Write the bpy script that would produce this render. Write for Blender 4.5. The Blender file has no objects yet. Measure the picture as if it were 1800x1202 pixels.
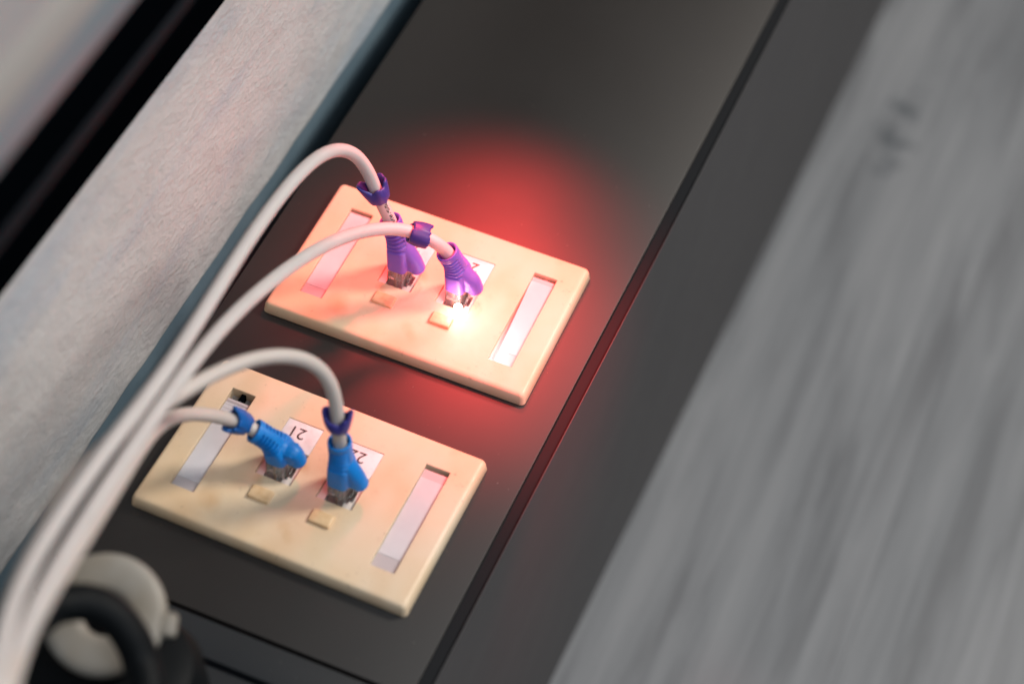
import bpy, bmesh, math, random
from mathutils import Vector, Matrix, noise
random.seed(7)
S = 0.001                                   # everything below is written in millimetres
SC = bpy.context.scene
COL = SC.collection

# ------------------------------------------------------------------ camera
cam_d = bpy.data.cameras.new('camera')
cam = bpy.data.objects.new('camera', cam_d); COL.objects.link(cam)
RT = Vector((0.92214076, 0.38347341, 0.05103495))
DN = Vector((0.33122845, -0.71448968, -0.61627284))
FW = Vector((-0.1998603, 0.58519453, -0.78587736))
M4 = Matrix((RT, -DN, -FW)).transposed().to_4x4()
M4.translation = Vector((211.576, -504.032, 664.977)) * S
cam.matrix_world = M4
cam_d.sensor_width = 36.0
cam_d.lens = 70.346
cam_d.clip_start = 0.01
cam_d.clip_end = 20
cam_d.dof.use_dof = True
cam_d.dof.focus_distance = 0.832
cam_d.dof.aperture_fstop = 4.1
SC.camera = cam

# ------------------------------------------------------------------ world and lamps
w = bpy.data.worlds.new('World'); SC.world = w; w.use_nodes = True
bg = w.node_tree.nodes['Background']
bg.inputs['Color'].default_value = (0.80, 0.89, 1.0, 1)
bg.inputs['Strength'].default_value = 0.14
SC.view_settings.view_transform = 'Standard'
SC.view_settings.look = 'None'
SC.view_settings.exposure = 0.0
SC.view_settings.gamma = 1.0

def area(name, loc, target, size, power, color):
    d = bpy.data.lights.new(name, 'AREA'); d.shape = 'DISK'; d.size = size; d.energy = power; d.color = color
    o = bpy.data.objects.new(name, d); COL.objects.link(o)
    o.location = Vector(loc) * S
    o.rotation_euler = (Vector(target) * S - o.location).to_track_quat('-Z', 'Y').to_euler()
    return o
area('room_lamp', (980, 820, 1300), (0, -30, 0), 0.42, 28.0, (1.0, 0.93, 0.84))
area('cool_fill', (900, -500, 1300), (-60, 0, 60), 1.2, 12.0, (0.86, 0.93, 1.0))  # unseen cool fill added to brighten the wall and side panel

def point(name, loc, power, color, radius):
    d = bpy.data.lights.new(name, 'POINT'); d.energy = power; d.color = color; d.shadow_soft_size = radius * S
    o = bpy.data.objects.new(name, d); COL.objects.link(o); o.location = Vector(loc) * S
    return o
FLARE_POS = Vector((17.0, -8.3, 9.5))
point('added_flare_light', FLARE_POS + Vector((-0.5, -1.5, 5.5)), 0.011, (1.0, 0.37, 0.40), 2.5)  # point light added for the red flare at the port
def spot(name, loc, target, power, color, half, blend, radius):
    d = bpy.data.lights.new(name, 'SPOT'); d.energy = power; d.color = color; d.shadow_soft_size = radius * S
    d.spot_size = math.radians(2 * half); d.spot_blend = blend
    o = bpy.data.objects.new(name, d); COL.objects.link(o); o.location = Vector(loc) * S
    o.rotation_euler = ((Vector(target) - Vector(loc)) * S).to_track_quat('-Z', 'Y').to_euler()
    return o
spot('added_red_spot', (-20, 116, 200), (12, 14, 4), 6.3, (1.0, 0.052, 0.05), 27, 1.0, 16.0)  # unseen spot added so the satin panel mirrors a red glow
spot('added_red_spot', (24, 48, 200), (46, -10, 2), 5.4, (1.0, 0.052, 0.05), 20, 1.0, 20.0)  # second unseen spot, spreads the red glow towards the front right
spot('added_red_spot', (190, -30, 75), (83, -26, -22), 0.75, (1.0, 0.07, 0.065), 32, 1.0, 15.0)  # unseen spot added to redden the side panel
spot('added_pink_spot', (125, -270, 390), (10, 0, 24), 5.5, (1.0, 0.10, 0.16), 6.0, 1.0, 10.0)  # unseen spot added to turn the far boots pink

# ------------------------------------------------------------------ helpers
def tag(o, label=None, cat=None, group=None, kind=None):
    if label: o['label'] = label
    if cat: o['category'] = cat
    if group: o['group'] = group
    if kind: o['kind'] = kind
    return o
def empty(name, loc=(0, 0, 0), rz=0.0):
    o = bpy.data.objects.new(name, None); COL.objects.link(o)
    o.location = Vector(loc) * S; o.rotation_euler = (0, 0, rz); o.empty_display_size = 0.01
    return o
def obj(name, bm, mat, parent=None, smooth=True, loc=(0, 0, 0), angle=35):
    bmesh.ops.recalc_face_normals(bm, faces=bm.faces)
    bmesh.ops.scale(bm, vec=(S, S, S), verts=bm.verts)
    me = bpy.data.meshes.new(name); bm.to_mesh(me); bm.free()
    if smooth:
        me.polygons.foreach_set('use_smooth', [True] * len(me.polygons))
        me.set_sharp_from_angle(angle=math.radians(angle))
    me.materials.append(mat)
    o = bpy.data.objects.new(name, me); COL.objects.link(o); o.location = Vector(loc) * S
    if parent: o.parent = parent
    return o
def add_box(bm, x0, x1, y0, y1, z0, z1, bev=0.0, seg=2):
    r = bmesh.ops.create_cube(bm, size=1.0)
    vs = r['verts']
    for v in vs:
        v.co = Vector(((x0 + x1) / 2 + v.co.x * (x1 - x0), (y0 + y1) / 2 + v.co.y * (y1 - y0), (z0 + z1) / 2 + v.co.z * (z1 - z0)))
    if bev > 0:
        es = list({e for v in vs for e in v.link_edges})
        bmesh.ops.bevel(bm, geom=es, offset=bev, segments=seg, profile=0.5, affect='EDGES')
def loft(bm, rings, cap0=True, cap1=True, closed=False):
    """rings: list of equal-length lists of Vector"""
    vr = [[bm.verts.new(p) for p in r] for r in rings]
    n = len(vr[0])
    m = len(vr)
    for i in range(m if closed else m - 1):
        a, b = vr[i], vr[(i + 1) % m]
        for k in range(n):
            bm.faces.new((a[k], a[(k + 1) % n], b[(k + 1) % n], b[k]))
    if not closed:
        if cap0: bm.faces.new(list(reversed(vr[0])))
        if cap1: bm.faces.new(vr[-1])
    return vr
def catmull(P, per=10):
    P = [Vector(p) for p in P]
    Q = [P[0] * 2 - P[1]] + P + [P[-1] * 2 - P[-2]]
    out = []
    for i in range(1, len(Q) - 2):
        a, b, c, d = Q[i - 1], Q[i], Q[i + 1], Q[i + 2]
        for j in range(per):
            t = j / per
            out.append(0.5 * ((2 * b) + (c - a) * t + (2 * a - 5 * b + 4 * c - d) * t * t + (3 * b - a - 3 * c + d) * t ** 3))
    out.append(P[-1].copy())
    return out
def frames(path, up=Vector((0, 1, 0))):
    """parallel-transport frames along a path"""
    n = len(path); T = []
    for i in range(n):
        T.append((path[min(i + 1, n - 1)] - path[max(i - 1, 0)]).normalized())
    u = (up - T[0] * up.dot(T[0])).normalized()
    F = []
    for i in range(n):
        u = (u - T[i] * u.dot(T[i])).normalized()
        F.append((T[i], u, T[i].cross(u)))
    return F
def tube(bm, path, rad, n=20, cap=True):
    F = frames(path)
    rings = []
    for i, p in enumerate(path):
        r = rad(i / (len(path) - 1)) if callable(rad) else rad
        t, u, v = F[i]
        rings.append([p + (u * math.cos(2 * math.pi * k / n) + v * math.sin(2 * math.pi * k / n)) * r for k in range(n)])
    loft(bm, rings, cap, cap)
def evaluated_bm(bm, mods, name='t'):
    """apply modifiers to a bmesh (mm) and return a new bmesh"""
    me = bpy.data.meshes.new(name); bm.to_mesh(me); bm.free()
    o = bpy.data.objects.new(name, me); COL.objects.link(o)
    for typ, kw in mods:
        m = o.modifiers.new(typ, typ)
        for k, v in kw.items(): setattr(m, k, v)
    dg = bpy.context.evaluated_depsgraph_get()
    me2 = bpy.data.meshes.new_from_object(o.evaluated_get(dg))
    b2 = bmesh.new(); b2.from_mesh(me2)
    bpy.data.objects.remove(o); bpy.data.meshes.remove(me); bpy.data.meshes.remove(me2)
    return b2

# ------------------------------------------------------------------ materials
def mat(name, color=(0.5, 0.5, 0.5), rough=0.5, spec=0.5, **kw):
    m = bpy.data.materials.new(name); m.use_nodes = True
    b = m.node_tree.nodes['Principled BSDF']
    b.inputs['Base Color'].default_value = (*color, 1)
    b.inputs['Roughness'].default_value = rough
    b.inputs['Specular IOR Level'].default_value = spec
    for k, v in kw.items():
        b.inputs[k.replace('_', ' ')].default_value = v
    return m
class NT:
    def __init__(s, m):
        s.m = m; s.t = m.node_tree; s.b = s.t.nodes['Principled BSDF']
        s.tc = s.t.nodes.new('ShaderNodeTexCoord')
    def map(s, scale=(1, 1, 1), rot=(0, 0, 0), loc=(0, 0, 0)):
        n = s.t.nodes.new('ShaderNodeMapping'); s.t.links.new(s.tc.outputs['Object'], n.inputs[0])
        n.inputs['Scale'].default_value = scale; n.inputs['Rotation'].default_value = rot; n.inputs['Location'].default_value = loc
        return n.outputs[0]
    def noise(s, vec, scale, detail=4, rough=0.55, dist=0.0):
        n = s.t.nodes.new('ShaderNodeTexNoise'); s.t.links.new(vec, n.inputs['Vector'])
        n.inputs['Scale'].default_value = scale; n.inputs['Detail'].default_value = detail
        n.inputs['Roughness'].default_value = rough; n.inputs['Distortion'].default_value = dist
        return n.outputs['Fac']
    def voro(s, vec, scale, feature='F1'):
        n = s.t.nodes.new('ShaderNodeTexVoronoi'); s.t.links.new(vec, n.inputs['Vector'])
        n.inputs['Scale'].default_value = scale; n.feature = feature
        return n.outputs['Distance']
    def ramp(s, fac, stops):
        n = s.t.nodes.new('ShaderNodeValToRGB'); s.t.links.new(fac, n.inputs[0])
        e = n.color_ramp.elements
        while len(e) < len(stops): e.new(0.5)
        for el, (p, c) in zip(e, stops):
            el.position = p; el.color = (*c, 1) if len(c) == 3 else c
        return n.outputs[0]
    def mix(s, fac, a, b, mode='MIX'):
        n = s.t.nodes.new('ShaderNodeMix'); n.data_type = 'RGBA'; n.blend_type = mode
        if isinstance(fac, float): n.inputs[0].default_value = fac
        else: s.t.links.new(fac, n.inputs[0])
        for i, x in ((6, a), (7, b)):
            if isinstance(x, tuple): n.inputs[i].default_value = (*x, 1)
            else: s.t.links.new(x, n.inputs[i])
        return n.outputs[2]
    def math(s, op, a, b):
        n = s.t.nodes.new('ShaderNodeMath'); n.operation = op
        for i, x in enumerate((a, b)):
            if isinstance(x, (int, float)): n.inputs[i].default_value = x
            else: s.t.links.new(x, n.inputs[i])
        return n.outputs[0]
    def color(s, c): s.t.links.new(c, s.b.inputs['Base Color'])
    def rough(s, c): s.t.links.new(c, s.b.inputs['Roughness'])
    def bump(s, h, dist, strength=1.0, prev=None):
        n = s.t.nodes.new('ShaderNodeBump'); s.t.links.new(h, n.inputs['Height'])
        n.inputs['Distance'].default_value = dist; n.inputs['Strength'].default_value = strength
        if prev: s.t.links.new(prev, n.inputs['Normal'])
        s.t.links.new(n.outputs[0], s.b.inputs['Normal']); return n.outputs[0]

# yellowed plate plastic: uneven ageing, grime, tiny specks
M_plate = mat('yellowed_plastic', (0.76, 0.57, 0.39), 0.42, 0.4)
n = NT(M_plate)
v = n.map()
age = n.ramp(n.noise(v, 28, 3), [(0.32, (0.70, 0.51, 0.32)), (0.5, (0.74, 0.575, 0.395)), (0.72, (0.75, 0.605, 0.445))])
streak = n.ramp(n.noise(n.map((34, 22, 30), (0, 0, math.radians(-33)), (3.1, 0.2, 0)), 1.0, 2, 0.5), [(0.46, (0, 0, 0)), (0.72, (1, 1, 1))])
c = n.mix(n.math('MULTIPLY', streak, 0.5), age, (0.62, 0.38, 0.19))
speck = n.ramp(n.voro(v, 420), [(0.035, (1, 1, 1)), (0.06, (0, 0, 0))])
spm = n.ramp(n.noise(v, 190, 2), [(0.56, (0, 0, 0)), (0.62, (1, 1, 1))])
c = n.mix(n.math('MULTIPLY', n.math('MULTIPLY', speck, spm), 0.75), c, (0.30, 0.19, 0.11))
grime = n.ramp(n.noise(v, 130, 6, 0.7), [(0.58, (0, 0, 0)), (0.75, (1, 1, 1))])
c = n.mix(n.math('MULTIPLY', grime, 0.20), c, (0.42, 0.27, 0.15))
STAIN_SHADOWS = [((-30.4, -25.7), 9, 16), ((2.8, -26.5), 8, 14), ((-18.0, -9.7), 5, 8), ((9.8, -13.2), 5, 8), ((-4.7, 3.8), 5, 10)]      # brown stains and soft boot shadows painted below the jacks: centre, half-widths in mm
for (sx, sy), ra, rb in STAIN_SHADOWS:
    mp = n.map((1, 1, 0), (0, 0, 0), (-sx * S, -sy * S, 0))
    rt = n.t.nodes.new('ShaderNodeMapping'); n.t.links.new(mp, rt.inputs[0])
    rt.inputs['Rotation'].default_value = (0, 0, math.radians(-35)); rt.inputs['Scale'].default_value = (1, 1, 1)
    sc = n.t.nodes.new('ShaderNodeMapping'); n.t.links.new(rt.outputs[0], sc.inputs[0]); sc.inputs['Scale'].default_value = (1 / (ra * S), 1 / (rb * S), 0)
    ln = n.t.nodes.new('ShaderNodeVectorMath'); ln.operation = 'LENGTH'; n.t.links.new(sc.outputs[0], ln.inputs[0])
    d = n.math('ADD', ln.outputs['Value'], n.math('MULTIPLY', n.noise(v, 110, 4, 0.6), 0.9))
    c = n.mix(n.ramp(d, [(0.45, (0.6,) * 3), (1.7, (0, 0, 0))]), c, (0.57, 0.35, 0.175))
gk = n.ramp(n.noise(v, 520, 4, 0.7), [(0.60, (0, 0, 0)), (0.70, (1, 1, 1))])
gm = n.ramp(n.noise(n.map((1, 1, 1), (0, 0, 0), (0.3, 0.1, 0)), 85, 3), [(0.50, (0, 0, 0)), (0.62, (1, 1, 1))])
c = n.mix(n.math('MULTIPLY', n.math('MULTIPLY', gk, gm), 0.55), c, (0.30, 0.21, 0.15))
n.color(c); n.rough(n.ramp(n.noise(v, 300, 3), [(0.3, (0.36,) * 3), (0.7, (0.5,) * 3)]))
n.bump(n.noise(v, 900, 3), 0.00005, 0.5)

M_tab = mat('yellowed_tab_plastic', (0.76, 0.55, 0.30), 0.35, 0.45)
n = NT(M_tab); v = n.map()
n.color(n.ramp(n.noise(v, 260, 4), [(0.3, (0.62, 0.39, 0.20)), (0.6, (0.72, 0.50, 0.29))])); n.bump(n.noise(v, 700, 2), 0.00006, 0.5)

# dark lacquered trunking
def dark_panel(name, c0, c1, rough, specks=True, spec=0.5):
    m = mat(name, c0, rough, spec)
    n = NT(m); v = n.map()
    c = n.ramp(n.noise(v, 7, 4), [(0.35, c0), (0.68, c1)])
    if specks:
        sp = n.ramp(n.voro(v, 95), [(0.030, (1, 1, 1)), (0.050, (0, 0, 0))])
        ms = n.ramp(n.noise(v, 60, 2), [(0.55, (0, 0, 0)), (0.6, (1, 1, 1))])
        c = n.mix(n.math('MULTIPLY', n.math('MULTIPLY', sp, ms), 0.5), c, (0.30, 0.27, 0.24))
        dust = n.ramp(n.voro(v, 420), [(0.05, (1, 1, 1)), (0.09, (0, 0, 0))])
        dm = n.ramp(n.noise(v, 45, 3), [(0.60, (0, 0, 0)), (0.70, (1, 1, 1))])
        c = n.mix(n.math('MULTIPLY', n.math('MULTIPLY', dust, dm), 0.22), c, (0.25, 0.22, 0.18))
    n.color(c)
    n.rough(n.ramp(n.noise(v, 24, 5), [(0.3, (rough - 0.02,) * 3), (0.7, (rough + 0.03,) * 3)]))
    n.bump(n.noise(v, 1500, 2), 0.00002, 0.4)
    return m
M_panel = dark_panel('dark_brown_laminate', (0.010, 0.0076, 0.0066), (0.0125, 0.0096, 0.0084), 0.52, True, 0.62)
M_side = dark_panel('dark_grey_laminate', (0.043, 0.042, 0.044), (0.048, 0.046, 0.048), 0.6, False)
M_end = dark_panel('blue_black_laminate', (0.006, 0.008, 0.011), (0.009, 0.011, 0.014), 0.6)
M_groove = mat('black_groove_plastic', (0.008, 0.009, 0.011), 0.7, 0.2)

# plaster
M_plaster = mat('rough_painted_plaster', (0.5, 0.5, 0.5), 0.75, 0.3)
n = NT(M_plaster)
v = n.map((1, 1, 1))
c = n.ramp(n.noise(v, 10, 5, 0.6), [(0.3, (0.45, 0.43, 0.42)), (0.5, (0.52, 0.52, 0.515)), (0.7, (0.565, 0.565, 0.56))])
cable_shade = n.ramp(n.noise(n.map((30, 7, 26), (math.radians(-28), 0, 0), (1.3, 0, 0.6)), 1.0, 3), [(0.5, (0, 0, 0)), (0.7, (1, 1, 1))])  # bluish cable shadows painted into the plaster as streaks
c = n.mix(n.math('MULTIPLY', cable_shade, 0.7), c, (0.33, 0.40, 0.47))
n.color(c)
v1 = n.map((1, 0.6, 1.0), (math.radians(-18), 0, 0))
b1 = n.bump(n.noise(v1, 430, 5, 0.65, 0.3), 0.0011, 0.7)
b2 = n.bump(n.noise(v, 60, 3), 0.003, 0.5, b1)
M_slate = mat('slate_blue_paint', (0.13, 0.20, 0.235), 0.5, 0.4)
n = NT(M_slate); v = n.map()
n.color(n.ramp(n.noise(v, 35, 3), [(0.3, (0.12, 0.18, 0.225)), (0.7, (0.155, 0.22, 0.265))])); n.bump(n.noise(v, 240, 3), 0.0003, 0.5)
M_tan = mat('bare_tan_plaster_edge', (0.40, 0.29, 0.22), 0.8, 0.2)

# grey wood boards
KNOTS = [(140, 489), (134, 466)]
def wood(name, k, seed):
    m = mat(name, (0.2, 0.2, 0.2), 0.5, 0.35)
    n = NT(m)
    base = (0.203 * k, 0.212 * k, 0.226 * k)
    v = n.map((1, 0.085, 1), (0, 0, math.radians(-2)), (seed, seed * 0.37, 0))
    g = n.noise(v, 55, 6, 0.6, 0.6)
    c = n.ramp(g, [(0.34, (0.12 * k, 0.125 * k, 0.135 * k)), (0.5, base), (0.68, (0.262 * k, 0.270 * k, 0.284 * k))])
    fine = n.noise(n.map((1, 0.02, 1), (0, 0, 0), (seed, 0, 0)), 240, 3, 0.6)
    c = n.mix(0.28, c, n.ramp(fine, [(0.35, (0.12 * k, 0.125 * k, 0.135 * k)), (0.65, (0.25 * k, 0.255 * k, 0.265 * k))]))
    tint = n.ramp(n.noise(n.map((1, 0.25, 1), (0, 0, 0), (0, seed, 0)), 9, 3), [(0.4, (0, 0, 0)), (0.65, (1, 1, 1))])
    c = n.mix(n.math('MULTIPLY', tint, 0.25), c, (0.165 * k, 0.180 * k, 0.195 * k))
    for kx, ky in KNOTS:         # dark knots with ragged outlines
        nz = n.noise(n.map(), 45, 4)
        mp = n.map((24, 9, 0), (0, 0, 0), (-kx * S * 24, -ky * S * 9, 0))
        ln = n.t.nodes.new('ShaderNodeVectorMath'); ln.operation = 'LENGTH'; n.t.links.new(mp, ln.inputs[0])
        d = n.math('ADD', ln.outputs['Value'], n.math('MULTIPLY', nz, 1.5))
        kf = n.ramp(d, [(0.75, (0.55,) * 3), (1.7, (0, 0, 0))])
        c = n.mix(kf, c, (0.05 * k, 0.06 * k, 0.07 * k))
    n.color(c); n.bump(fine, 0.0002, 0.4)
    return m
M_wood = [wood('grey_oak_board_a', 0.93, 0.0), wood('grey_oak_board_b', 0.90, 3.7), wood('grey_oak_board_c', 0.86, 8.1)]
M_knot = None

M_sheath = mat('white_cable_sheath', (0.56, 0.515, 0.50), 0.5, 0.45, Subsurface_Weight=0.12, Subsurface_Scale=0.003)
M_sheath.node_tree.nodes['Principled BSDF'].inputs['Subsurface Radius'].default_value = (1.0, 0.6, 0.5)
M_sheath_w = mat('cream_cable_sheath', (0.56, 0.49, 0.45), 0.5, 0.45, Subsurface_Weight=0.12, Subsurface_Scale=0.003)
for m_ in (M_sheath, M_sheath_w):
    n = NT(m_); v = n.map(); cc = m_.node_tree.nodes['Principled BSDF'].inputs['Base Color'].default_value[:3]
    n.color(n.mix(n.math('MULTIPLY', n.ramp(n.noise(v, 45, 4), [(0.45, (0, 0, 0)), (0.75, (1, 1, 1))]), 0.5), tuple(cc), tuple(x * 0.86 for x in cc)))
def rubber(name, col, rough=0.42):
    m = mat(name, col, rough, 0.4, Subsurface_Weight=0.08, Subsurface_Scale=0.002)
    n = NT(m); v = n.map()
    n.color(n.mix(n.math('MULTIPLY', n.ramp(n.noise(v, 120, 4), [(0.4, (0, 0, 0)), (0.7, (1, 1, 1))]), 0.35), col, tuple(x * 0.72 for x in col)))
    n.bump(n.noise(v, 1400, 2), 0.00004, 0.4)
    return m
M_boot = rubber('blue_boot_plastic', (0.002, 0.20, 0.62))
M_boot_glow = rubber('blue_boot_with_red_glow', (0.14, 0.11, 0.56))  # blue boot with the red glow mixed into its colour
M_clip = rubber('dark_blue_clip_plastic', (0.003, 0.11, 0.40))
M_clip_v = rubber('indigo_clip_plastic', (0.045, 0.04, 0.25))
M_paper = mat('lilac_paper', (0.68, 0.62, 0.655), 0.7, 0.2)
n = NT(M_paper); v = n.map(); n.color(n.ramp(n.noise(v, 60, 4), [(0.3, (0.60, 0.575, 0.60)), (0.7, (0.68, 0.66, 0.685))]))
M_backing = mat('dull_film_backing', (0.52, 0.47, 0.48), 0.5, 0.3)
M_card = mat('white_label_card', (0.76, 0.73, 0.73), 0.55, 0.3)
n = NT(M_card); v = n.map(); n.color(n.ramp(n.noise(v, 240, 5), [(0.3, (0.66, 0.62, 0.61)), (0.55, (0.78, 0.75, 0.75))]))
M_ink = mat('dark_brown_ink', (0.035, 0.018, 0.016), 0.5, 0.3)
M_jack = mat('cream_jack_plastic', (0.70, 0.62, 0.56), 0.45, 0.4)
M_cavity = mat('dark_socket_inside', (0.36, 0.32, 0.30), 0.6, 0.3)
M_clear = mat('clear_polycarbonate', (0.92, 0.92, 0.92), 0.10, 0.6, Transmission_Weight=0.88, IOR=1.49)
M_gold = mat('gold_contact', (0.75, 0.50, 0.20), 0.25, 0.5, Metallic=1.0)
M_wires = [mat('wire_' + nm, c_, 0.45) for nm, c_ in (('orange', (0.60, 0.36, 0.22)), ('white', (0.75, 0.72, 0.68)), ('green', (0.30, 0.36, 0.28)), ('brown', (0.34, 0.24, 0.18)))]
# clear window film: mostly see-through with a faint sheen
M_film = bpy.data.materials.new('clear_window_film'); M_film.use_nodes = True
t = M_film.node_tree; t.nodes.clear()
o_ = t.nodes.new('ShaderNodeOutputMaterial'); mx = t.nodes.new('ShaderNodeMixShader'); mx.inputs[0].default_value = 0.07
tr = t.nodes.new('ShaderNodeBsdfTransparent'); gl = t.nodes.new('ShaderNodeBsdfGlossy'); gl.inputs['Roughness'].default_value = 0.18
t.links.new(tr.outputs[0], mx.inputs[1]); t.links.new(gl.outputs[0], mx.inputs[2]); t.links.new(mx.outputs[0], o_.inputs[0])
M_flare = mat('port_flare_glow', (1, 0.9, 0.85), 0.4, 0.5)  # emission added to stand in for a flare at the port
b_ = M_flare.node_tree.nodes['Principled BSDF']; b_.inputs['Emission Color'].default_value = (1.0, 0.72, 0.6, 1); b_.inputs['Emission Strength'].default_value = 30.0
M_blackp = mat('black_satin_plastic', (0.0012, 0.0020, 0.0030), 0.8, 0.0)
M_blackr = mat('black_rubber_sheath', (0.003, 0.004, 0.005), 0.55, 0.12)
M_cream = mat('aged_cream_plastic', (0.40, 0.37, 0.31), 0.45, 0.4)
n = NT(M_cream); v = n.map(); n.color(n.ramp(n.noise(v, 35, 4), [(0.3, (0.23, 0.195, 0.15)), (0.65, (0.30, 0.28, 0.25))]))
M_cab = mat('grey_cabinet_laminate', (0.36, 0.355, 0.355), 0.55, 0.35)
n = NT(M_cab); v = n.map(); n.color(n.ramp(n.noise(v, 18, 4), [(0.3, (0.38, 0.375, 0.38)), (0.7, (0.41, 0.405, 0.40))])); n.bump(n.noise(v, 300, 3), 0.0003, 0.3)
M_cabedge = mat('blue_grey_edge_band', (0.17, 0.215, 0.24), 0.5, 0.3)
M_cabtan = mat('tan_seam', (0.36, 0.335, 0.315), 0.6, 0.3)

# ------------------------------------------------------------------ floor of grey boards
FZ = -280.0
floor = empty('floor', (0, 0, FZ)); tag(floor, kind='structure')
xs = [77, 217, 357, 497, 637]
for i in range(4):
    for j, (y0, y1) in enumerate([(-420, 980), (980, 2000)] if i % 2 else [(-420, 1500)]):
        bm = bmesh.new(); add_box(bm, xs[i] + 0.04, xs[i + 1] - 0.04, y0 + 0.3, y1 - 0.3, -9, 0.0, 0.25, 1)
        obj('plank', bm, M_wood[i % 3], floor)
bm = bmesh.new(); add_box(bm, -900, 1500, -900, 2300, -40, -9.5); o = obj('floor_base', bm, M_groove, floor)

# ------------------------------------------------------------------ trunking with the plates
tk = empty('cable_trunking', (0, 0, FZ)); K = -FZ
tag(tk, 'dark brown boxed trunking with a thin black groove, under both cream plates', 'trunking')
def shear(bm, k=0.0165, x0=20):     # the right-hand side runs very slightly out of parallel
    for v_ in bm.verts:
        if v_.co.x > x0: v_.co.x += k * v_.co.y
bm = bmesh.new(); add_box(bm, -78, 75.3, -178.6, 1600, K - 12, K, 0.5, 2); shear(bm); obj('top_panel', bm, M_panel, tk)
bm = bmesh.new(); add_box(bm, 75.35, 80.6, -178.6, 1600, K - 12, K - 1.6); shear(bm); obj('groove', bm, M_groove, tk)
bm = bmesh.new()      # side panel: narrow lip beside the groove, then down to the boards
pl = [(80.7, K - 12), (80.7, K - 0.5), (80.9, K - 0.1), (81.2, K - 0.1), (81.4, K - 0.5), (81.45, K - 3), (78.3, 3.0), (70, 3.0), (70, K - 12)]
loft(bm, [[Vector((x + yy * (0.0165 if z > 10 else 0.028), yy, z)) for x, z in pl] for yy in (-178.6, 1600)])
obj('side_panel', bm, M_side, tk, angle=50)
bm = bmesh.new(); add_box(bm, -78, 78.2, -194.6, -179.8, K - 14, K - 0.8, 0.4, 2); obj('end_strip', bm, M_end, tk)
bm = bmesh.new(); add_box(bm, -78, 77.6, -330, -195.6, K - 18, K - 3.2, 0.5, 2); obj('end_panel', bm, M_end, tk)
bm = bmesh.new(); add_box(bm, -76, 60, -330, 1600, 0.5, K - 18.1); obj('core', bm, M_groove, tk)

# ------------------------------------------------------------------ wall
wl = empty('wall', (-97, 0, FZ)); tag(wl, 'rough pale grey plastered wall rising from the left side of the dark trunking, slate blue at its foot', 'wall')
bm = bmesh.new(); add_box(bm, -60, 0, -420, 1800, 0, 720); obj('slate_blue_wall_foot', bm, M_slate, wl)
# plaster coat with an uneven lower lip
bm = bmesh.new()
NY, zz = 520, [272.0, 272.6, 274.0, 277.5, 282, 292, 330, 400, 719]
pv = []
for j in range(NY + 1):
    y = -420 + 2220 * (j / NY) ** 1.25
    wob = 1.1 * noise.noise(Vector((y * 0.035, 0, 0))) + 0.5 * noise.noise(Vector((y * 0.19, 4, 0)))
    row = [bm.verts.new((0.05, y, zz[0] + wob))]
    for q, z in enumerate(zz):
        d = [1.0, 1.7, 2.0, 1.6, 1.9, 2.2, 2.2, 2.2, 2.2][q]
        k = max(0, 1 - q / 5)
        row.append(bm.verts.new((d + 0.3 * noise.noise(Vector((y * 0.05, z * 0.05, 3))), y, z + 0.2 + wob * k)))
    pv.append(row)
for j in range(NY):
    for q in range(len(pv[0]) - 1):
        bm.faces.new((pv[j][q], pv[j + 1][q], pv[j + 1][q + 1], pv[j][q + 1]))
obj('plaster_coat', bm, M_plaster, wl, angle=70)

# ------------------------------------------------------------------ black rail and grey cabinet at the top left
rl = empty('wall_rail', (-94.5, 0, 123)); tag(rl, 'wide black rail with a faint rounded ridge, crossing the upper left corner above the plaster', 'rail')
bm = bmesh.new()
pl = [(0, 0), (1, 2), (20, 48), (27, 60), (29.5, 68), (30.5, 76), (34, 84), (42, 112), (46, 126), (0, 126)]
loft(bm, [[Vector((x, yy, z)) for x, z in pl] for yy in (-420, 1800)])
obj('rail_body', bm, M_blackp, rl, angle=60)
bm = bmesh.new()
loft(bm, [[Vector((31.6 + 2.2 * math.cos(a_ * math.pi / 6) * 1.0 + 0.0, yy, 78.5 + 4.5 * math.sin(a_ * math.pi / 6))) for a_ in range(12)] for yy in (-420, 1800)])
obj('ridge', bm, mat('ridge_highlight_tone', (0.006, 0.008, 0.011), 0.7, 0.12), rl, angle=60)  # lighter colour paints the highlight along the ridge
cb = empty('cabinet', (-99.5, 0, 249.4)); tag(cb, 'plain light grey cabinet front with a blurred blue-grey lower edge in the top left corner', 'cabinet')
pl = [(0, 0.2), (50, 0.2), (53.5, 1.5), (55.5, 5), (56.5, 12), (57, 22), (0, 22)]
bm = bmesh.new(); loft(bm, [[Vector((x, yy, z)) for x, z in pl] for yy in (-420, 1800)]); obj('edge_band', bm, M_cabedge, cb, angle=60)
bm = bmesh.new(); add_box(bm, 0, 57.3, -420, 1800, 22.1, 40, 0.5, 2); obj('tan_seam', bm, M_cabtan, cb)
bm = bmesh.new(); add_box(bm, 0, 57.5, -420, 1800, 40.1, 260, 0.8, 2); obj('front_panel', bm, M_cab, cb)

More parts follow.
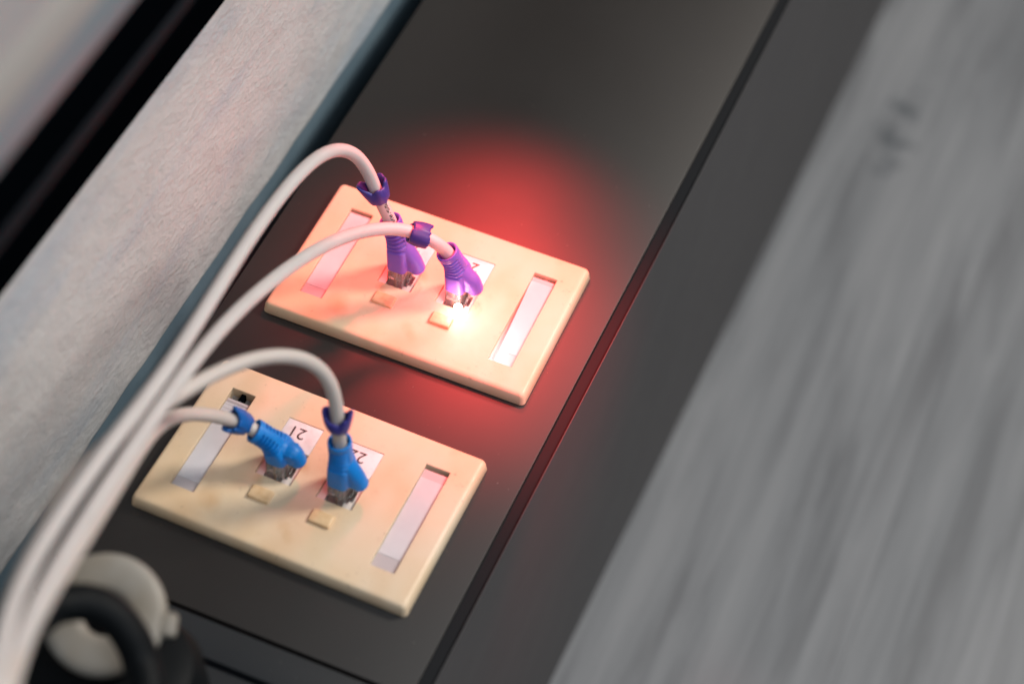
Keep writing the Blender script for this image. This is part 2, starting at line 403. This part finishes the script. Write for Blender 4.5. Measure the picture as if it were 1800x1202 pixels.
# ------------------------------------------------------------------ wall plates
A, B, T = 60.0, 38.64, 6.24
def rrect(a, b, r, z, cx=0, cy=0, n=5):
    out = []
    for sx, sy, a0 in ((1, 1, 0), (-1, 1, 90), (-1, -1, 180), (1, -1, 270)):
        for i in range(n + 1):
            an = math.radians(a0 + 90 * i / n)
            out.append(Vector((cx + sx * (a - r) + r * math.cos(an), cy + sy * (b - r) + r * math.sin(an), z)))
    return out
WX0, WX1, WY = 38.3, 48.8, 25.8
PX0, PX1, PY0, PY1 = 5.6, 21.2, -7.0, 22.6
def cover_mesh():
    bm = bmesh.new()
    rings = [rrect(A - 0.2, B - 0.2, 2.2, 0.25), rrect(A, B, 2.2, 0.6), rrect(A - 0.45, B - 0.45, 2.1, 3.9), rrect(A - 0.8, B - 0.8, 2.0, 5.0),
             rrect(A - 1.3, B - 1.3, 1.8, 5.75), rrect(A - 2.1, B - 2.1, 1.6, 6.13), rrect(A - 3.2, B - 3.2, 1.4, T)]
    vr = loft(bm, rings, True, False)
    edges = []
    def ring_edges(vs): return [bm.edges.get((vs[k], vs[(k + 1) % len(vs)])) or bm.edges.new((vs[k], vs[(k + 1) % len(vs)])) for k in range(len(vs))]
    edges += ring_edges(vr[-1])
    holes = []
    for x0, x1, y0, y1 in ((-WX1, -WX0, -WY, WY), (WX0, WX1, -WY, WY), (-PX1, -PX0, PY0, PY1), (PX0, PX1, PY0, PY1)):
        h0 = [bm.verts.new(p) for p in rrect((x1 - x0) / 2 + 0.18, (y1 - y0) / 2 + 0.18, 0.35, T, (x0 + x1) / 2, (y0 + y1) / 2, 2)]
        h1 = [bm.verts.new(p) for p in rrect((x1 - x0) / 2, (y1 - y0) / 2, 0.3, T - 0.2, (x0 + x1) / 2, (y0 + y1) / 2, 2)]
        h2 = [bm.verts.new(p) for p in rrect((x1 - x0) / 2, (y1 - y0) / 2, 0.3, 0.9, (x0 + x1) / 2, (y0 + y1) / 2, 2)]
        n = len(h0)
        for a_, b2_ in ((h0, h1), (h1, h2)):
            for k in range(n): bm.faces.new((a_[k], b2_[k], b2_[(k + 1) % n], a_[(k + 1) % n]))
        edges += ring_edges(h0)
    bmesh.ops.triangle_fill(bm, use_beauty=True, use_dissolve=False, edges=edges)
    return bm
_txt_cache = {}
def text_mesh(s, size):
    cu = bpy.data.curves.new('number', 'FONT'); cu.body = s; cu.size = size; cu.extrude = 0.03; cu.align_x = 'CENTER'; cu.align_y = 'CENTER'
    cu.offset = 0.0
    o = bpy.data.objects.new('number', cu); COL.objects.link(o)
    dg = bpy.context.evaluated_depsgraph_get()
    me = bpy.data.meshes.new_from_object(o.evaluated_get(dg))
    bm = bmesh.new(); bm.from_mesh(me)
    bpy.data.objects.remove(o); bpy.data.curves.remove(cu); bpy.data.meshes.remove(me)
    return bm
def jack_mesh():
    """face plate of the jack with a stepped opening; local origin at port centre, opening steps towards +x"""
    bm = bmesh.new()
    Z = 4.6
    outer = [Vector((x, y, Z)) for x, y in ((-7.7, -6.9), (7.7, -6.9), (7.7, 8.9), (-7.7, 8.9))]
    st = [(-4.6, -6.2), (3.2, -6.2), (3.2, -4.1), (4.7, -4.1), (4.7, -2.7), (6.1, -2.7), (6.1, 2.9), (4.7, 2.9), (4.7, 4.3), (3.2, 4.3), (3.2, 6.4), (-4.6, 6.4)]
    vo = [bm.verts.new(p) for p in outer]; vi = [bm.verts.new((x, y, Z)) for x, y in st]
    vl = [bm.verts.new((x, y, 0.95)) for x, y in st]; vob = [bm.verts.new((p.x, p.y, 0.95)) for p in outer]
    def es(vs): return [bm.edges.new((vs[k], vs[(k + 1) % len(vs)])) for k in range(len(vs))]
    e = es(vo) + es(vi)
    for a_, b2_ in ((vi, vl), (vo, vob)):
        for k in range(len(a_)): bm.faces.new((a_[k], b2_[k], b2_[(k + 1) % len(a_)], a_[(k + 1) % len(a_)]))
    bmesh.ops.triangle_fill(bm, use_beauty=True, use_dissolve=False, edges=e)
    return bm
plates = []
def build_plate(loc, rz, label, numbers, kind):
    t = empty('socket_plate', loc, rz); tag(t, label, 'socket plate', 'cream socket plates on the trunking')
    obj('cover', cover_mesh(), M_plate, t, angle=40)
    bm = bmesh.new(); add_box(bm, -52, 52, -29, 29, 0.28, 0.85); obj('back_plate', bm, M_cavity, t)
    # windows
    for side in (-1, 1):
        x0, x1 = (-WX1, -WX0) if side < 0 else (WX0, WX1)
        cx = (x0 + x1) / 2; hw = (x1 - x0) / 2
        bm = bmesh.new(); top_gap = {('up', -1): 2.2, ('up', 1): 2.0, ('low', -1): 4.2, ('low', 1): 1.5}[(kind, side)]
        skew = 0.05 if (kind, side) == ('up', 1) else 0.0
        def strip(bm, xa, xb, ya, yb, z0, z1):
            vs = []
            for z in (z0, z1):
                for xx, yy in ((xa, ya), (xb, ya), (xb, yb), (xa, yb)):
                    vs.append(bm.verts.new((cx + xx + skew * (-yy) , yy, z)))
            for f in ((0, 1, 2, 3), (4, 5, 6, 7), (0, 1, 5, 4), (1, 2, 6, 5), (2, 3, 7, 6), (3, 0, 4, 7)): bm.faces.new([vs[q] for q in f])
        if skew:
            # paper slipped sideways: narrower and slanted, leaving a wedge of plastic bare
            xa, xb = -hw + 1.1, hw - 0.2 + 0.9
            strip(bm, xa, xb, -WY + 0.3, WY - 1.2, 4.2, 4.5)
        else:
            strip(bm, -hw + 0.12, hw - 0.12, -WY + 0.15, WY - top_gap * (0.35 if kind == 'up' else 1.0), 4.2, 4.5)
        for v_ in bm.verts:      # keep inside the window
            v_.co.x = max(x0 + 0.05, min(x1 - 0.05, v_.co.x))
        st = obj('backing_strip', bm, M_backing, t, False)
        bm = bmesh.new()
        lo, hi = {('up', -1): (-19.8, WY - 1.8), ('up', 1): (-18.5, WY - 3.6), ('low', -1): (-20.4, WY - 6.5), ('low', 1): (-18.8, WY - 5.6)}[(kind, side)]
        if skew:
            strip(bm, -hw + 1.2, hw + 0.55, lo, hi, 4.55, 4.7)
            for v_ in bm.verts: v_.co.x = max(x0 + 0.08, min(x1 - 0.08, v_.co.x))
        else:
            strip(bm, -hw + 0.2, hw - 0.2, lo, hi, 4.55, 4.7)
        obj('paper_strip', bm, M_paper, t, False)
        bm = bmesh.new()
        vs = [bm.verts.new(p) for p in ((x0 + .02, -WY + .02, 5.5), (x1 - .02, -WY + .02, 5.5), (x1 - .02, WY - top_gap, 5.5), (x0 + .02, WY - top_gap, 5.5))]
        bm.faces.new(vs); obj('clear_window', bm, M_film, t, False)
    if kind == 'low':    # black catch seen through the top of the left window
        bm = bmesh.new(); add_box(bm, -44.6, -42.6, 21.9, 25.7, 0.9, 4.6, 0.2, 1); obj('catch', bm, M_blackp, t)
        for k in range(4):
            bm = bmesh.new(); add_box(bm, -48.4, -38.8, 20.2 - k * 1.9, 20.5 - k * 1.9, 4.71, 4.8); obj('strip_line', bm, M_backing, t)
    if kind == 'up':
        bm = bmesh.new(); add_box(bm, 43.2, 44.8, 24.2, 25.7, 0.9, 4.2, 0.2, 1); obj('catch', bm, M_cavity, t)
    for side, num in zip((-1, 1), numbers):
        cx = side * 13.4
        obj('jack', jack_mesh(), M_jack, t, False, loc=(cx, 0, 0))
        bm = bmesh.new(); add_box(bm, cx - 7.7, cx + 7.7, 9.05, 22.4, 0.95, T - 0.05, 0.25, 2)
        card = obj('number_card', bm, M_card, t)
        bm = text_mesh(num, 7.6)
        bmesh.ops.rotate(bm, verts=bm.verts, cent=(0, 0, 0), matrix=Matrix.Rotation(math.pi, 3, 'Z'))
        bmesh.ops.translate(bm, verts=bm.verts, vec=(cx - 1.5, 17.3, T - 0.01))
        obj('number', bm, M_ink, card, False)
        bm = bmesh.new(); bx = cx + (-0.5 if side < 0 else -0.8)
        add_box(bm, bx - 5.2, bx + 5.2, -19.3, -12.2, T - 0.6, T + 0.12, 0.3, 1)
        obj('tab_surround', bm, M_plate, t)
        bm = bmesh.new(); add_box(bm, bx - 4.7, bx + 4.7, -18.9, -12.7, T - 0.5, T + 1.5, 0.75, 3)
        obj('raised_tab', bm, M_tab, t)
    return t
P1 = build_plate((0, 0, 0.05), 0.0, 'cream socket plate with jacks 23 and 24, the farther one, with a red glow added at one port', ('23', '24'), 'up')
P2 = build_plate((-2.08, -109.9, 0.05), -0.0168, 'cream socket plate with jacks 21 and 22 and bright blue boots, the nearer one', ('21', '22'), 'low')

# glowing bead added at the far plate's right port, standing in for a flare
bm = bmesh.new(); bmesh.ops.create_icosphere(bm, subdivisions=3, radius=1.7)
for v_ in bm.verts: v_.co.z *= 0.8
o = obj('port_flare_bead', bm, M_flare, P1, loc=FLARE_POS)
tag(o, 'glowing bead added for the red flare')

# ------------------------------------------------------------------ patch cables
def lerp(a, b, t): return a + (b - a) * t
def make_boot(base, top, bend=0.45):
    """strain-relief boot: square foot blending to a ribbed round neck, duck-bill latch guard towards +x. Coordinates world mm."""
    base, top = Vector(base), Vector(top)
    c1 = base + Vector((0, 0, (top.z - base.z) * bend))
    c2 = top - (top - c1).normalized() * (top - base).length * 0.35
    N = 60
    path = []
    for i in range(N + 1):
        t = i / N; u = 1 - t
        path.append(base * u ** 3 + c1 * 3 * u * u * t + c2 * 3 * u * t * t + top * t ** 3)
    F = frames(path, Vector((0, 1, 0)))
    rings = []
    m = 48
    for i, p in enumerate(path):
        t = i / N
        k = min(1, max(0, (t - 0.12) / 0.55)); k = k * k * (3 - 2 * k)
        hx, hy = lerp(4.5, 4.75, k), lerp(6.3, 4.95, k)
        pw = lerp(5.0, 2.0, k)
        T_, U, V = F[i]          # U ~ +y, V ~ T x U = -x side
        ring = []
        # ribs: five slits between t .38 and .93
        g = 0.0
        for q in range(6):
            tc = 0.42 + q * 0.088
            d = abs(t - tc) / 0.024
            if d < 1: g = max(g, (1 - d * d))
        for a_ in range(m):
            an = 2 * math.pi * a_ / m
            ca, sa = math.cos(an), math.sin(an)
            r = (abs(ca) ** pw + abs(sa) ** pw) ** (-1 / pw)
            yy, xx = ca * hy * r, sa * hx * r
            # slits run round the -y and +y faces but not over the spine
            side = max(0.0, min(1.0, (abs(ca) - 0.25) / 0.2))
            f = 1 - 0.30 * g * side
            ring.append(p + U * yy * f - V * xx * f)
        rings.append(ring)
    # rolled rim then hollow mouth
    T_, U, V = F[-1]
    for dr, dz in ((-0.25, 0.45), (-0.7, 0.55), (-1.15, 0.3), (-1.35, -1.0), (-1.5, -3.2)):
        rings.append([top + T_ * dz + U * math.cos(2 * math.pi * a_ / m) * (5.1 + dr) - V * math.sin(2 * math.pi * a_ / m) * (4.9 + dr) for a_ in range(m)])
    bm = bmesh.new(); loft(bm, rings)
    # latch guard
    mid = path[int(N * 0.56)]
    low = path[int(N * 0.34)]
    pts = [mid + Vector((1.2, 0, 0.0)), mid.lerp(low, 0.5) + Vector((2.4, 0, 0)), low + Vector((3.9, 0, -0.5)), base + Vector((6.1, 0, 4.4)), base + Vector((8.0, 0, 0.0))]
    gp = catmull(pts, 8)
    Fg = frames(gp, Vector((0, 1, 0)))
    rg = []
    L = len(gp) - 1
    for i, p in enumerate(gp):
        t = i / L
        ry = lerp(4.3, 3.5, t)
        rx = 2.4 + 0.9 * math.sin(math.pi * min(1, t * 0.62))
        T_, U, V = Fg[i]
        rg.append([p + U * ry * math.cos(2 * math.pi * a_ / 28) + V * rx * math.sin(2 * math.pi * a_ / 28) for a_ in range(28)])
    T_, U, V = Fg[-1]
    for s_, dz in ((0.93, 0.7), (0.75, 1.4), (0.45, 1.95), (0.15, 2.15)):
        rg.append([gp[-1] + T_ * dz + U * ry * s_ * math.cos(2 * math.pi * a_ / 28) + V * rx * s_ * math.sin(2 * math.pi * a_ / 28) for a_ in range(28)])
    loft(bm, rg)
    add_box(bm, base.x + 1, base.x + 6.5, base.y - 3.7, base.y + 3.7, base.z + 0.5, base.z + 6.5)   # web between foot and guard
    bm = evaluated_bm(bm, [('REMESH', dict(mode='VOXEL', voxel_size=0.22, adaptivity=0.0)), ('SMOOTH', dict(factor=0.5, iterations=3))])
    return bm, path, F
def make_plug(cx, cy, z0):
    bm = bmesh.new()
    add_box(bm, -3.9, 3.3, -5.8, 5.8, -2.0, z0 + 1.2, 0.45, 2)
    add_box(bm, -3.2, 2.6, -6.1, 6.1, z0 - 5.5, z0 - 3.5, 0.3, 1)
    bmesh.ops.translate(bm, verts=bm.verts, vec=(cx, cy, 0))
    return bm
def make_latch(cx, cy, z0):
    bm = bmesh.new()
    pts = [Vector((3.4, 0, 1.2)), Vector((4.2, 0, 4.0)), Vector((5.4, 0, 8.0)), Vector((6.6, 0, z0))]
    rings = [[Vector((p.x + dx, dy, p.z)) for dx, dy in ((-0.5, -w_), (0.5, -w_), (0.5, w_), (-0.5, w_))] for p, w_ in zip(pts, (3.0, 2.9, 2.2, 1.9))]
    loft(bm, rings); bmesh.ops.translate(bm, verts=bm.verts, vec=(cx, cy, 0))
    return bm
def make_clip(center, axis, up, h=6.0, seed=1, flare=2.2, lobes=((200, 60, 1.0), (340, 45, 1.3)), gap=None, r0=3.25):
    """torn snap collar round the cable: flared lobes (angle, half-width, amount)"""
    axis = axis.normalized(); u = (up - axis * up.dot(axis)).normalized(); v_ = axis.cross(u)
    bm = bmesh.new(); n, mrow = 44, 9
    rnd = random.Random(seed); ph = rnd.random() * 10
    rows = []
    for i in range(n):
        an = 360 * i / n
        lob = 0.0
        for a0, hw, amt in lobes:
            d = abs((an - a0 + 180) % 360 - 180) / hw
            if d < 1: lob += amt * (1 - d * d)
        ra = math.radians(an)
        jag = noise.noise(Vector((math.cos(ra) * 1.7, math.sin(ra) * 1.7, ph))) * 1.6 + noise.noise(Vector((math.cos(ra) * 5, math.sin(ra) * 5, ph))) * 1.3
        top = h * 0.5 + lob * 1.9 + jag * 0.8 - (0.8 if lob < 0.1 else 0)
        bot = -h * 0.5 + jag * 0.5 - lob * 0.5
        outer, inner = [], []
        for j in range(mrow):
            s_ = j / (mrow - 1)
            hh = lerp(bot, top, s_)
            rr = r0 + 0.5 * math.sin(s_ * math.pi) * 0.5 + flare * lob * s_ ** 1.8 + 0.25 * jag * s_
            dirv = u * math.cos(ra) + v_ * math.sin(ra)
            inner.append(center + axis * hh + dirv * rr)
            outer.append(center + axis * hh + dirv * (rr + 1.15 + 0.35 * math.sin(s_ * math.pi)))
        rows.append(outer + inner[::-1])
    nn = n if gap is None else int(n * gap)
    loft(bm, rows[:nn], closed=(gap is None))
    return evaluated_bm(bm, [('SUBSURF', dict(levels=1))])

def cable(name_label, base, top, pts, msheath, mboot, mclip, clip_i, clip_kw, print_rng=None):
    """base: world foot of boot; top: world mouth of boot; pts: route of the cable after the boot"""
    t = empty('patch_cable', (base[0], base[1], 0)); tag(t, name_label, 'cable', 'white patch cables plugged into the plates')
    off = Vector((base[0], base[1], 0))
    def put(nm, bm, m_, par=t, **kw):
        bmesh.ops.translate(bm, verts=bm.verts, vec=-off)
        return obj(nm, bm, m_, par, **kw)
    bm, path, F = make_boot(base, top)
    put('boot', bm, mboot, angle=60)
    pl_ = put('plug', make_plug(base[0], base[1], base[2]), M_clear, angle=30)
    put('latch', make_latch(base[0], base[1], base[2]), M_clear, pl_, angle=30)
    for k in range(8):
        bm = bmesh.new(); yk = -4.1 + k * 1.17
        add_box(bm, base[0] - 0.9, base[0] + 0.1, base[1] + yk, base[1] + yk + 0.8, 1.5, base[2] - 0.5, 0.2, 1)
        put('wire', bm, M_wires[(0, 1, 2, 3, 1, 2, 3, 0)[k]], pl_)
    # sheath
    inner = path[int(len(path) * 0.6)]
    pts = [Vector(p) for p in pts]; e_ = pts[-1]
    P = [inner, Vector(top)] + pts + [e_ + Vector(q) for q in ((22, -42, 8), (48, -88, 2), (76, -140, -30), (92, -190, -110), (96, -215, -230))]
    for _ in range(2):       # relax kinks, keep the ends
        P = P[:3] + [P[k] * 0.5 + (P[k - 1] + P[k + 1]) * 0.25 for k in range(3, len(P) - 1)] + [P[-1]]
    sp = catmull(P, 12)
    bm = bmesh.new(); tube(bm, sp, 2.75, 24)
    put('sheath', bm, msheath, angle=60)
    # clip
    Fs = frames(sp)
    i = clip_i
    bm = make_clip(sp[i], Fs[i][0] * clip_kw.pop('sign', 1), clip_kw.pop('up', Vector((1, 0, 0))), **clip_kw)
    put('clip', bm, mclip, angle=50)
    if print_rng:
        bm = bmesh.new(); rnd = random.Random(3)
        for i in range(print_rng[0], print_rng[1]):
            for s_ in range(3):
                fr = s_ / 3
                p = sp[i].lerp(sp[i + 1], fr); T_, U, V = Fs[i]
                face = (M4.translation / S - p).normalized(); a0 = math.degrees(math.atan2(V.dot(face), U.dot(face)))
                for q in range(4):
                    if rnd.random() < 0.55:
                        an = math.radians(a0 + print_rng[2] + q * 8)
                        d = U * math.cos(an) + V * math.sin(an); sd = T_.cross(d)
                        c0 = p + d * 2.79
                        vs = [bm.verts.new(c0 + T_ * a_ * 0.19 + sd * b2_ * 0.2 + d * dd) for dd in (-0.05, 0.01) for a_, b2_ in ((-1, -1), (1, -1), (1, 1), (-1, 1))]
                        for f in ((0, 1, 2, 3), (4, 5, 6, 7), (0, 1, 5, 4), (1, 2, 6, 5), (2, 3, 7, 6), (3, 0, 4, 7)): bm.faces.new([vs[q_] for q_ in f])
        o = put('printed_marks', bm, M_ink, smooth=False); o['kind'] = 'stuff'
    return t, sp
# ------------------------------------------------------------------ cable routes (mm)
C23 = [(-24.3, -0.0, 53.0), (-28.5, 1.5, 66.0), (-33.2, 0.3, 74.0), (-37.7, -5.0, 80.0), (-41.2, -13.3, 84.0), (-42.1, -26.4, 88.0), (-43.1, -42.9, 91.6), (-41.5, -73.6, 96.6), (-38.3, -102.2, 102.1), (-33.2, -136.1, 109.8), (-30.8, -156.7, 115.3), (-29.2, -174.7, 120.8), (-28.0, -191.8, 126.3), (-25.7, -209.7, 132.9), (-22.6, -227.7, 140.6), (-18.6, -246.5, 149.4), (-14.1, -264.9, 158.2), (-7.2, -284.1, 168.1), (1.4, -302.2, 178.0)]
C24 = [(3.6, -4.5, 41.0), (-3.9, -4.1, 44.0), (-10.7, -8.8, 48.0), (-19.2, -18.0, 53.0), (-25.5, -31.4, 59.0), (-29.3, -48.8, 66.0), (-31.8, -68.0, 74.0), (-32.1, -87.0, 82.0), (-31.9, -105.4, 90.5), (-31.9, -123.1, 96.0), (-30.2, -143.8, 103.2), (-27.8, -163.1, 109.8), (-24.2, -184.5, 117.5), (-21.5, -203.7, 124.6), (-18.6, -220.9, 131.8), (-14.6, -239.9, 140.1), (-9.6, -259.5, 149.4), (-3.7, -280.7, 160.4), (3.0, -302.0, 172.5)]
C22 = [(9.9, -108.6, 49.0), (9.0, -106.3, 59.0), (5.9, -104.3, 68.0), (1.7, -104.5, 75.0), (-3.3, -107.6, 81.0), (-8.5, -113.3, 87.0), (-13.9, -120.5, 91.1), (-18.7, -128.6, 94.4), (-23.3, -138.8, 97.7), (-26.6, -150.9, 101.5), (-29.1, -165.7, 107.0), (-31.2, -178.6, 112.5), (-32.7, -190.2, 117.5), (-34.7, -205.7, 123.6), (-31.5, -224.9, 131.2), (-24.8, -244.7, 140.6), (-16.7, -264.4, 151.1), (-8.9, -284.1, 162.1), (2.3, -303.3, 174.1)]
C21 = [(-29.2, -112.2, 30.0), (-33.2, -116.1, 36.0), (-37.2, -122.2, 44.0), (-40.8, -129.9, 53.0), (-42.5, -140.4, 64.0), (-39.6, -155.2, 78.0), (-33.2, -173.8, 92.8), (-28.5, -191.1, 102.6), (-22.7, -211.5, 115.3), (-17.3, -231.2, 127.4), (-12.1, -250.3, 139.5), (-6.4, -269.0, 151.6), (-0.4, -288.3, 163.7), (5.3, -306.4, 175.2)]
T23 = (-18.7, 0.7, 38.0)
T24 = (8.4, -1.8, 34.0)
T22 = (10.5, -108.8, 37.0)
T21 = (-24.8, -111.6, 27.0)

def vv(L): return [Vector(p) for p in L]
cable('white patch cable with blue boot tinted with red glow in jack 23, arching highest over the far plate', (-13.6, 0.8, 13.5), T23, C23, M_sheath, M_boot_glow, M_clip_v, 24,
      dict(seed=3, h=7.0, flare=1.6, lobes=((70, 62, 1.3), (215, 60, 1.5), (320, 30, 0.5)), sign=1), (12, 22, 12))
cable('white patch cable with blue boot tinted with red glow in jack 24 beside the added bead', (13.2, 0.8, 13.5), T24, C24, M_sheath, M_boot_glow, M_clip_v, 35,
      dict(seed=5, h=6.5, flare=1.0, r0=3.4, lobes=((20, 70, 0.9), (170, 60, 0.8), (280, 40, 0.8)), sign=-1))
cable('white patch cable with upright bright blue boot in jack 22 of the near plate', (11.3, -109.0, 13.5), T22, C22, M_sheath_w, M_boot, M_clip_v, 24,
      dict(seed=8, h=6.0, flare=1.3, lobes=((10, 60, 1.6), (180, 55, 1.2)), sign=1))
cable('white patch cable with bright blue boot bent over to the left in jack 21', (-15.4, -109.2, 13.5), T21, C21, M_sheath_w, M_boot, M_clip, 28,
      dict(seed=11, h=8.0, flare=1.0, lobes=((60, 45, 1.2), (250, 45, 1.2)), sign=1))

# ------------------------------------------------------------------ cream ring, black cord and black box in the near left corner
rg_ = empty('cable_ring', (-19, -228, 72)); tag(rg_, 'aged cream plastic ring lying on a black box in the lower left corner', 'cable ring')
rot = (-FW * 0.75 + Vector((0, 0, 1)) * 0.5).normalized().to_track_quat('Z', 'Y').to_matrix()
bm = bmesh.new(); n1, n2 = 72, 20
rings = []
for i in range(n1):
    a_ = 2 * math.pi * i / n1
    ring = []
    for k in range(n2):
        b_2 = 2 * math.pi * k / n2
        cr, sr = math.cos(b_2), math.sin(b_2)
        rr = 14.0 + 7.0 * math.copysign(abs(cr) ** 0.7, cr)
        ring.append(Vector((rr * math.cos(a_), rr * math.sin(a_), 4.0 * math.copysign(abs(sr) ** 0.7, sr))))
    rings.append(ring)
loft(bm, rings, closed=True)
bmesh.ops.rotate(bm, verts=bm.verts, cent=(0, 0, 0), matrix=rot); obj('ring_body', bm, M_cream, rg_)
bm = bmesh.new(); add_box(bm, 18.5, 24.5, -5.5, 2.5, -3.2, 3.2, 1.2, 2)
bmesh.ops.rotate(bm, verts=bm.verts, cent=(0, 0, 0), matrix=rot); obj('catch', bm, M_cream, rg_)
CORD = [(-19.4, -292.2, 122.0), (-20.3, -278.6, 118.0), (-23.0, -261.6, 112.0), (-23.3, -247.6, 104.0), (-17.0, -239.8, 100.0), (-9.0, -237.6, 96.0), (-1.1, -239.5, 90.0), (5.2, -244.4, 84.0), (13.0, -255.5, 80.0)]
bm = bmesh.new(); tube(bm, catmull([tuple(Vector(CORD[0]) + Vector(q)) for q in ((30, -110, -150), (14, -60, -60), (4, -22, -8))] + CORD + [tuple(Vector(CORD[-1]) + Vector(q)) for q in ((4, -22, -14), (8, -38, -40), (9, -44, -90))], 10), 6.2, 20)
o = obj('black_cable', bm, M_blackr); tag(o, 'thick black power cord looping over the cream ring in the lower left corner', 'cord')
bm = bmesh.new()
r_ = []
for z, a_, b2_ in ((0, 31, 40), (1.5, 33.5, 42.5), (30, 34, 43), (52, 33, 42), (58, 30.5, 39.5), (60.5, 26, 35)):
    r_.append(rrect(a_, b2_, 22, z, 0, 0, 8))
loft(bm, r_)
o = obj('power_adapter', bm, M_blackr, loc=(-17, -252, -3.1)); o['kind'] = ''
del o['kind']
tag(o, 'black rounded power adapter under the cream ring, on the end of the trunking', 'power adapter')

# ------------------------------------------------------------------ dust: crumbs caught round the plates and a few specks on the trunking
def dust(name, pts, m):
    bm = bmesh.new(); rnd = random.Random(21)
    for (x, y, z, r) in pts:
        v_ = [Vector((rnd.uniform(-1, 1), rnd.uniform(-1, 1), rnd.uniform(0, 0.9))).normalized() * r * rnd.uniform(0.6, 1.2) for _ in range(3)]
        q = [bm.verts.new(Vector((x, y, z)) + d) for d in (v_[0], v_[1] * -1 + Vector((0, 0, r * 0.5)), v_[2], Vector((0, 0, r * 0.7)))]
        for f in ((0, 1, 2), (0, 1, 3), (1, 2, 3), (0, 2, 3)): bm.faces.new([q[k] for k in f])
    o = obj(name, bm, m, smooth=False); tag(o, kind='stuff'); return o
rnd = random.Random(5); P_ = []
for (ox, oy) in ((0, 0), (-2.1, -109.9)):
    for k in range(190):
        e = rnd.random()
        if e < 0.45: x, y = rnd.uniform(-58, 60), -38.9 - abs(rnd.gauss(0, 0.9))
        elif e < 0.9: x, y = 60.3 + abs(rnd.gauss(0, 1.1)), rnd.uniform(-38, 36)
        else: x, y = rnd.uniform(-60, 60), 39 + abs(rnd.gauss(0, 1.5))
        P_.append((ox + x, oy + y, 0.05, rnd.uniform(0.09, 0.26)))
M_crumb = mat('brown_crumbs', (0.30, 0.19, 0.11), 0.8, 0.2)
o = dust('crumbs', P_, M_crumb)
P_ = [(rnd.uniform(-74, 72), rnd.uniform(-176, 250), 0.03, rnd.uniform(0.08, 0.3) * (1.5 if rnd.random() < 0.1 else 1)) for _ in range(230)]
P_ += [(rnd.uniform(-40, 70), rnd.uniform(-194, -181), -0.75, rnd.uniform(0.1, 0.35)) for _ in range(14)]
dust('dust', P_, mat('pale_dust', (0.42, 0.39, 0.37), 0.9, 0.1))
